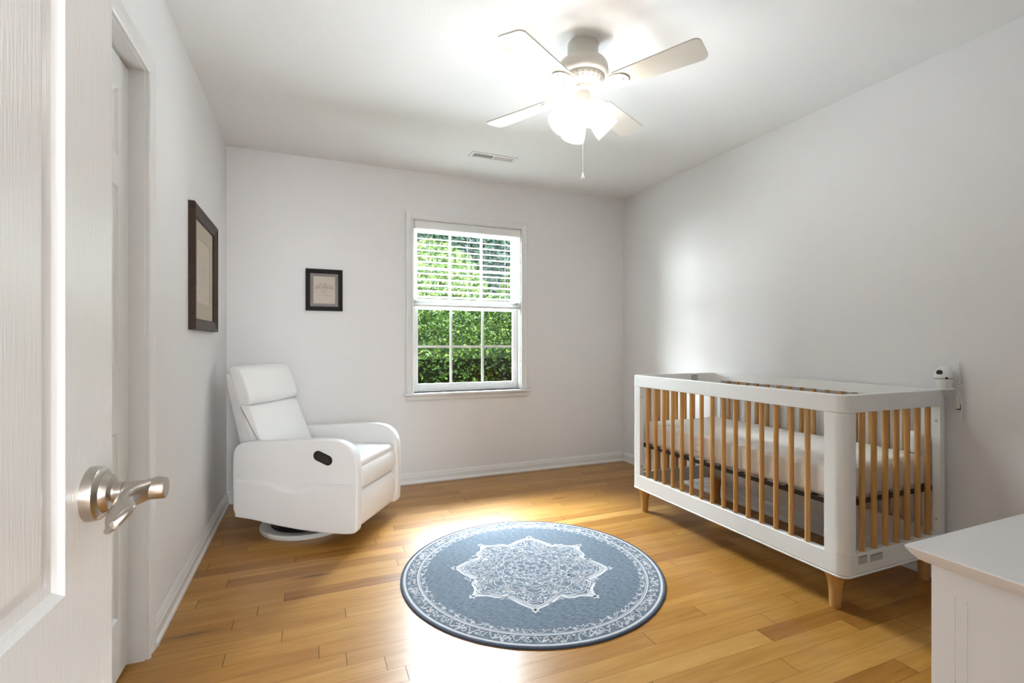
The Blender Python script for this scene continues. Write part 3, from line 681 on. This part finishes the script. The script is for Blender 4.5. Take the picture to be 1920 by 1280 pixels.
# small white cushion standing in the crib's near rear corner
bm=bmesh.new(); bmesh.ops.create_cube(bm,size=1)
for v in bm.verts: v.co=Vector((v.co.x*.07,v.co.y*.075,v.co.z*.10+.05))
bmesh.ops.bevel(bm,geom=bm.edges[:],offset=.022,segments=4,affect='EDGES',profile=.5)
cz=fin('cushion',bm,M['plastic'],None,'all',loc=(2.600,1.370,.5855)); tag(cz,'small white padded cushion standing in the rear corner of the crib, nearest the camera','cushion')
# ------------------------------------------------------------------ baby monitor and its corner bracket
bk=empty('monitor_bracket',(2.652,1.285,.8865)); tag(bk,'white plastic shelf bracket holding the baby monitor at the crib corner','bracket')
bm=bmesh.new(); lathe(bm,[(.034,0),(.034,.004),(.030,.006)],32); box(bm,.0,.048,-.016,.016,.0,.005,.001,1); fin('shelf_plate',bm,M['plastic'],bk,'s')
bm=bmesh.new(); box(bm,.034,.042,-.040,-.030,.004,.128,.002,1); fin('upright_arm',bm,M['plastic'],bk,'s')
bm=bmesh.new(); tube(bm,[(.010,-.044,.020),(.026,-.052,.014),(.040,-.046,.020),(.047,-.040,.026)],.0028,8); tube(bm,[(.010,-.040,.034),(.024,-.050,.026),(.038,-.046,.024)],.0025,8); fin('clip_arm',bm,M['plastic'],bk,'s')
bm=bmesh.new(); prism(bm,[(.020,0),(.044,0),(.044,-.05),(.038,-.085),(.030,-.085)],'y',-.040,-.030); fin('wall_clamp',bm,M['plastic'],bk)
mo=empty('baby_monitor',(2.648,1.285,.8930)); tag(mo,'round white baby monitor camera with black lens on the crib corner bracket','camera')
bm=bmesh.new(); lathe(bm,[(.022,0),(.026,.004),(.0275,.012),(.0325,.030),(.0345,.042)],36); fin('base_cup',bm,M['plastic'],mo,'s')
bm=bmesh.new(); lathe(bm,[(.0335,.0425),(.0335,.0445)],36); fin('dark_seam',bm,M['black'],mo)
bm=bmesh.new(); lathe(bm,[(.0348,.0448)]+[(.0355*math.cos(a),.052+.050*math.sin(a)) for a in [PI/2*j/10 for j in range(0,10)]]+[(0,.102)],36); fin('camera_head',bm,M['plastic'],mo,'s')
def disc(rad,th_,az,zc,R_):
    bm=bmesh.new(); mt=Matrix.Rotation(R(az),4,'Z')@Matrix.Translation((R_,0,zc))@Matrix.Rotation(PI/2,4,'Y'); lathe(bm,[(rad,-.004),(rad,.0),(rad*.8,th_),(0,th_)],24,mtx=mt); return bm
fin('lens',disc(.0125,.002,178,.070,.0325),M['black'],mo,'s'); fin('sensor_dot',disc(.0055,.0012,222,.047,.0345),M['black'],mo,'s')
cord=bmesh.new(); tube(cord,[(2.690,1.250,.900),(2.694,1.245,.880),(2.6965,1.243,.86),(2.692,1.240,.84),(2.687,1.238,.80),(2.686,1.238,.765),(2.692,1.24,.74)],.0022,8); tag(fin('power_cord',cord,M['string'],None,'s'),'thin white cord hanging from the baby monitor between crib and wall','cord')
tag(fin('cord_clip',bx(2.694,2.7065,1.246,1.262,.795,.822,.003,2),M['iron'],None,'s'),'small dark clip on the right wall just behind the crib corner','clip')
# ------------------------------------------------------------------ dresser
ds=empty('dresser',(1.35,.2,0)); tag(ds,'white painted dresser in the bottom right foreground, top corner and side showing','dresser')
dx0,dx1,dy0,dy1=.785-1.35,1.93-1.35,.010-.2,.395-.2
bm=bmesh.new(); P_=[(0,.794),(-.006,.795),(-.018,.801),(-.028,.811),(-.035,.820)]
rings=[]
for e,z_ in [(0,.786),(.0,.794),(.006,.795),(.018,.801),(.027,.809),(.033,.816),(.035,.8185),(.034,.8205)]:
    rings.append([bm.verts.new(p) for p in ((dx0-e,dy0,z_),(dx1+e,dy0,z_),(dx1+e,dy1+e*.4,z_),(dx0-e,dy1+e*.4,z_))])
for a,b in zip(rings,rings[1:]):
    for i in range(4): bm.faces.new((a[i],a[(i+1)%4],b[(i+1)%4],b[i]))
bm.faces.new(rings[0][::-1]); bm.faces.new(rings[-1]); fin('top',bm,M['dresser'],ds)
st=.026
for xx,s in ((dx0,1),(dx1,-1)):
    bm=bmesh.new()
    a,b=sorted((xx,xx+s*.03)); box(bm,a,b,dy1-st,dy1,0,.786); box(bm,a,b,dy0,dy0+st,0,.786); box(bm,a,b,dy0+st,dy1-st,.08,.13); box(bm,a,b,dy0+st,dy1-st,.760,.786)
    a,b=sorted((xx+s*.0022,xx+s*.03)); box(bm,a,b,dy1-st-.012,dy1-st,.13,.76); box(bm,a,b,dy0+st,dy0+st+.012,.13,.76)
    fin('side_frame',bm,M['dresser'],ds); bm=bmesh.new()
    a,b=sorted((xx+s*.0042,xx+s*.026)); box(bm,a,b,dy0+st,dy1-st,.09,.77)
    fin('side_panel',bm,M['dresser'],ds)
bm=bmesh.new(); box(bm,dx0+.03,dx1-.03,dy0+.005,dy1-.02,.08,.785); fin('carcass',bm,M['dresser'],ds)
for i in range(3):
    for j in range(2):
        x0=dx0+.035+j*(dx1-dx0-.07)/2+.003; x1=x0+(dx1-dx0-.07)/2-.006; z0=.10+i*.225; 
        o=fin('drawer',bx(x0,x1,dy1-.018,dy1-.001,z0,z0+.217,.003,1),M['dresser'],ds)
        for fxx in (.25,.75):
            bm=bmesh.new(); mt=Matrix.Translation((x0+(x1-x0)*fxx,dy1-.001,z0+.11))@Matrix.Rotation(-PI/2,4,'X'); lathe(bm,[(.006,0),(.006,.010),(.014,.016),(.015,.022),(.009,.027),(0,.028)],16,mtx=mt); fin('knob',bm,M['nickel'],o,'s')
# ------------------------------------------------------------------ rug
RX,RY,RR=.99,2.14,.62
m,nt,b=newmat('flatweave_blue',(.1,.13,.2),.9,spec=.15)
tc=N(nt,'ShaderNodeTexCoord'); mp=N(nt,'ShaderNodeMapping'); mp.inputs['Rotation'].default_value=(0,0,R(38)); mp.inputs['Scale'].default_value=(45,260,1)
nz=N(nt,'ShaderNodeTexNoise',Scale=1.0,Detail=4); nt.links.new(tc.outputs['Object'],mp.inputs[0]); nt.links.new(mp.outputs[0],nz.inputs['Vector'])
cr=N(nt,'ShaderNodeValToRGB'); cr.color_ramp.elements[0].position=.35; cr.color_ramp.elements[1].position=.68
cr.color_ramp.elements[0].color=(.085,.102,.130,1); cr.color_ramp.elements[1].color=(.215,.258,.305,1); nt.links.new(nz.outputs[0],cr.inputs[0])
wv=N(nt,'ShaderNodeTexChecker',Scale=320.0); nt.links.new(tc.outputs['Object'],wv.inputs[0])
mx=N(nt,'ShaderNodeMix',data_type='RGBA',blend_type='MULTIPLY'); mx.inputs[0].default_value=.25; nt.links.new(cr.outputs[0],mx.inputs[6]); nt.links.new(wv.outputs[0],mx.inputs[7]); nt.links.new(mx.outputs[2],b.inputs['Base Color'])
M['rug']=m
M['rugpat']=grainy('rug_cream_yarn',(.52,.51,.53),.95,(420,420,420),.22,.3,.001,2,spec=.1)
M['rugedge']=newmat('rug_dark_binding',(.04,.05,.08),.9)[0]
rug=empty('rug',(RX,RY,0)); tag(rug,'round blue grey rug with pale star medallion in the middle of the floor','rug')
bm=bmesh.new(); lathe(bm,[(RR-.004,.0002),(RR-.004,.0055),(RR*.9,.0062),(RR*.5,.0062),(0,.0062)],128); fin('woven_field',bm,M['rug'],rug,'s')
bm=bmesh.new(); lathe(bm,[(RR-.005,.0002),(RR+.001,.0002),(RR+.001,.005),(RR-.002,.007),(RR-.006,.0072),(RR-.006,.003)],128,close=True); fin('edge_binding',bm,M['rugedge'],rug,'s')
bm=bmesh.new(); ZP=.0066
def pl(r,a): return (r*RR*math.cos(a),r*RR*math.sin(a))
def zst(pts,wd,closed=False):
    P=[Vector(p) for p in pts]; n=len(P)
    rngs=range(n if closed else n-1); L=[];Rr=[]
    for i in range(n):
        a=P[i-1] if (i>0 or closed) else P[i]; c=P[(i+1)%n] if (i<n-1 or closed) else P[i]; t=(c-a)
        t=t.normalized() if t.length>1e-9 else Vector((1,0)); nn=Vector((-t.y,t.x))*wd/2
        L.append(bm.verts.new((P[i].x+nn.x,P[i].y+nn.y,ZP))); Rr.append(bm.verts.new((P[i].x-nn.x,P[i].y-nn.y,ZP)))
    for i in rngs: j=(i+1)%n; bm.faces.new((L[i],Rr[i],Rr[j],L[j]))
def circ(r,wd,n=160): zst([pl(r,2*PI*i/n) for i in range(n)],wd,True)
circ(.972,.010); circ(.874,.0065); circ(.862,.003)
def blob(cx,cy,r,ang,lobes=5,depth=.45,asp=1.0):
    c=bm.verts.new((cx,cy,ZP)); vs=[]
    for i in range(24):
        a=2*PI*i/24; rr2=r*(1-depth*.5+depth*.5*math.cos(lobes*a)); x=rr2*math.cos(a); y=rr2*math.sin(a)*asp
        vs.append(bm.verts.new((cx+x*math.cos(ang)-y*math.sin(ang),cy+x*math.sin(ang)+y*math.cos(ang),ZP)))
    for i in range(24): bm.faces.new((c,vs[i],vs[(i+1)%24]))
rr=random.Random(11)
NB=40
for i in range(NB):      # flower and leaf scroll border
    a=2*PI*i/NB; 
    if i%2==0:
        x,y=pl(.918,a); blob(x,y,.020,a,5,.75); 
        x,y=pl(.915,a+PI/NB*.55); blob(x,y,.013,a+1.2,2,.7,.55); x,y=pl(.935,a-PI/NB*.5); blob(x,y,.012,a-.9,3,.7,.6)
    else:
        x,y=pl(.905,a); blob(x,y,.015,a,3,.8); x,y=pl(.940,a+.02); blob(x,y,.012,a+PI/2,2,.75,.5)
    x,y=pl(.840,a+.05); blob(x,y,.012,a,4,.7); x,y=pl(.823,a-.03); blob(x,y,.008,a+.7,3,.7,.7)
    zst([pl(.915+.03*math.sin(4*t*PI),a+(t-.5)*2*PI/NB) for t in [j/10 for j in range(11)]],.0036)
    for q in range(9):
        x,y=pl(rr.uniform(.885,.955),a+rr.uniform(-.08,.08)); blob(x,y,rr.uniform(.005,.010),rr.uniform(0,6),rr.choice((2,3,4)),.7,.7)
    for q in range(5):
        x,y=pl(rr.uniform(.815,.85),a+rr.uniform(-.08,.08)); blob(x,y,rr.uniform(.004,.008),rr.uniform(0,6),rr.choice((2,3,4)),.7,.7)
    zst([pl(.838+.014*math.sin(2*t*PI+1),a+(t-.5)*2*PI/NB) for t in [j/8 for j in range(9)]],.0024)
def star(sc,wd,dr=0):
    pts=[]
    for k_ in range(8):
        at_=R(-22.5+45*k_); an=at_+R(22.5)
        rt=(.585+dr)*sc
        seq=[(.460,-22.5),(.484,-18.5),(.508,-14),(.532,-10),(.553,-6),(.572,-3),(.590,-1),(.604,0),(.590,1),(.572,3),(.553,6),(.532,10),(.508,14),(.484,18.5)]
        if k_%2: seq=[(.460,-22.5),(.470,-19.5),(.500,-17),(.515,-13),(.517,-9.5),(.532,-6),(.562,-2.8),(.587,-1),(.604,0),(.587,1),(.562,2.8),(.532,6),(.517,9.5),(.515,13),(.500,17),(.470,19.5)]
        pts+=[pl(r_*sc,at_+R(d)) for r_,d in seq]
    zst(pts,wd,True)
star(1.0,.0125); star(.953,.0065); star(.92,.004)
for k_ in range(8):
    a=R(-22.5+45*k_); x,y=pl(.610,a); blob(x,y,.016,a,4,.6,1.2)
    # palmette inside each tip
    for q,wd in ((.050,.0035),(.032,.0032),(.016,.003)):
        zst([ (pl(.455,a)[0]+q*RR*1.5*math.cos(a+t)*(1.25 if abs(t)<.5 else 1), pl(.455,a)[1]+q*RR*1.5*math.sin(a+t)) for t in [(-PI+2*PI*j/14)*.85 for j in range(15)]],wd)
    x,y=pl(.535,a); blob(x,y,.010,a,3,.6)
    for sg in (-1,1):
        x,y=pl(.50,a+sg*.10); blob(x,y,.012,a+sg,3,.7,.6); x,y=pl(.45,a+sg*.17); blob(x,y,.015,a-sg,4,.7,.7)
        zst([pl(.36+.11*t+.02*math.sin(t*7),a+sg*(.30-.26*t)) for t in [j/12 for j in range(13)]],.0035)
        zst([pl(.40+.05*math.cos(t*6.2),a+sg*(.22+.07*math.sin(t*6.2))) for t in [j/12*.8 for j in range(13)]],.003)
    x,y=pl(.40,a+R(22.5)); blob(x,y,.024,a+R(22.5),5,.6); x,y=pl(.44,a+R(22.5)); blob(x,y,.008,a,3,.5)
    zst([pl(.33+.035*math.cos(3*t),a+R(22.5)+.20*math.sin(t)) for t in [2*PI*j/24 for j in range(24)]],.0032,True)
def rose(r0,amp,nl,wd,ph=0): zst([pl(r0+amp*abs(math.cos(nl*t/2+ph)),t) for t in [2*PI*j/240 for j in range(240)]],wd,True)
rose(.335,.045,16,.0038); rose(.30,.03,16,.0030,PI/2); rose(.235,.055,8,.0042,R(-90)); rose(.205,.03,8,.0032); rose(.14,.05,16,.0034); rose(.085,.04,8,.0038); rose(.03,.025,8,.0035); circ(.405,.0018); circ(.19,.0024); circ(.275,.003)
for i in range(16):
    a=2*PI*i/16+R(11.25)
    for r_,s_,l_ in ((.365,.013,5),(.30,.011,4),(.245,.010,3),(.165,.010,4),(.115,.008,3)):
        x,y=pl(r_,a+(R(11.25) if l_==4 else 0)); blob(x,y,s_,a,l_,.6)
for i in range(420):      # small scroll fragments that fill the medallion
    a=rr.uniform(0,2*PI); r_=.53*math.sqrt(rr.random()); tip=abs(((math.degrees(a)+22.5)%45)-22.5)
    if r_>.43 and tip>11: continue
    x,y=pl(r_,a); t0=rr.uniform(0,2*PI); q=rr.uniform(.006,.013)
    zst([(x+q*(1-.5*j/8)*math.cos(t0+j*.55),y+q*(1-.5*j/8)*math.sin(t0+j*.55)) for j in range(9)],.0036)
for v in bm.verts: v.co.z=ZP
me=bpy.data.meshes.new('medallion_pattern'); bm.to_mesh(me); bm.free()
o=link('medallion_pattern',me,M['rugpat'],rug); o['label']='pale cream star medallion and flower border'
for p_ in me.polygons:
    pass
# ------------------------------------------------------------------ outdoors
M['cladding']=grainy('bounce_cut_cladding',(.12,.06,.04),.9,(30,30,30),.2,.2,.005)
bm=bmesh.new(); wall_holes(bm,-4,7,-.4,2.6,[(WX0,WX1,WZ0,WZ1)],lambda b,a,c,d,e:box(b,a,c,YB+T+.021,YB+T+.05,d,e)); struct(fin('bounce_cut_wall',bm,M['cladding']))  # unseen dark skin added to cut wall bounce onto the hedge
struct(fin('ground_outside',bx(-12,20,YB+.14,40,-.5,-.3),M['lawn']))
bm=bmesh.new(); box(bm,-4,7,YB+T+.02,4.55,2.72,2.80); box(bm,-4,7,-4.2,YB+T+.02,2.57,2.80); struct(fin('eave_shade_slab',bm,M['siding']))  # unseen eave slab, reach set so the lower hedge lies in shade
def foliage(name,mat,parent,n,fn,size,seed):
    r=random.Random(seed); vs=[];fs=[]
    for i in range(n):
        p=Vector(fn(r)); a=Vector((r.gauss(0,1),r.gauss(0,1),r.gauss(0,1))).normalized(); b_=a.cross(Vector((r.gauss(0,1),r.gauss(0,1),r.gauss(0,1)))).normalized()
        s=size*r.uniform(.6,1.3); k=len(vs)
        vs+=[p-a*s,p-b_*s*.45,p+a*s,p+b_*s*.45]; fs.append((k,k+1,k+2,k+3))
    me=bpy.data.meshes.new(name); me.from_pydata([tuple(v) for v in vs],[],fs); return link(name,me,mat,parent)
def shell(r,cx,cy,cz,a,b,c):
    u=Vector((r.gauss(0,1),r.gauss(0,1),r.gauss(0,1))).normalized()*(r.random()**.25); return (cx+u.x*a,cy+u.y*b,cz+u.z*c)
hg=empty('hedge',(2,6.1,-.3)); tag(hg,'dense clipped green hedge growing outside the window','hedge')
def hedge_pt(r):
    x=r.uniform(-2.5,3.5); top=1.92+.10*math.sin(x*2.3)+.07*math.sin(x*5.1); 
    m_=r.random()
    if m_<.6: return (x,-.42+r.random()**2*.35+.05*math.sin(x*4),top*r.random())
    if m_<.85: return (x,r.uniform(-.42,.5),top-r.random()**2*.25)
    return (x,r.uniform(-.4,.5),r.uniform(0,top))
foliage('foliage',M['leaf'],hg,26000,hedge_pt,.030,2)
bm=bmesh.new()
for i in range(14): x=-2.4+i*.44; tube(bm,[(x,0,0),(x+.05,.03,.6),(x-.04,0,1.3)],[.02,.015,.008],6)
fin('stem',bm,M['bark'],hg)
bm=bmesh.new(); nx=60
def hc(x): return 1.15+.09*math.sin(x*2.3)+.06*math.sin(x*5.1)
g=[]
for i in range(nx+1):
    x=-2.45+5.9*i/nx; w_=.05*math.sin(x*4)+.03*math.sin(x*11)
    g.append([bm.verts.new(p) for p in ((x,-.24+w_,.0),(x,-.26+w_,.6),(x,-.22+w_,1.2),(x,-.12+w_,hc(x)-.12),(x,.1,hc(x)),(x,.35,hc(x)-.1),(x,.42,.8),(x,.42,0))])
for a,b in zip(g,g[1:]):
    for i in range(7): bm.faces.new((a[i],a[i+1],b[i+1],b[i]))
fin('dark_core',bm,M['core'],hg)  # solid core added to block light, dark colour stands for shade inside
for i,(x,y,hh,mat_,lab) in enumerate(((2.15,9.2,3.4,'leaf2','leafy yellow green tree rising straight behind the hedge outside'),(4.85,9.6,3.6,'leaf2','leafy yellow green tree at the right edge of the window view'),(4.2,15,6.5,'leaf3','tall blue green tree far behind the yellow green ones'))):
    t=empty('tree',(x,y,-.3)); tag(t,lab,'tree','trees beyond the hedge')
    s=1.0 if hh<5 else 2.0
    foliage('crown',M[mat_],t,15000 if hh<5 else 13000,lambda r:shell(r,0,0,hh*.50,1.28*s,.9*s,hh*.50),.05*s,20+i)
    bm=bmesh.new(); tube(bm,[(0,0,0),(.05,0,hh*.3),(0,.05,hh*.7)],[.09*s,.07*s,.03*s],8); fin('trunk',bm,M['bark'],t)
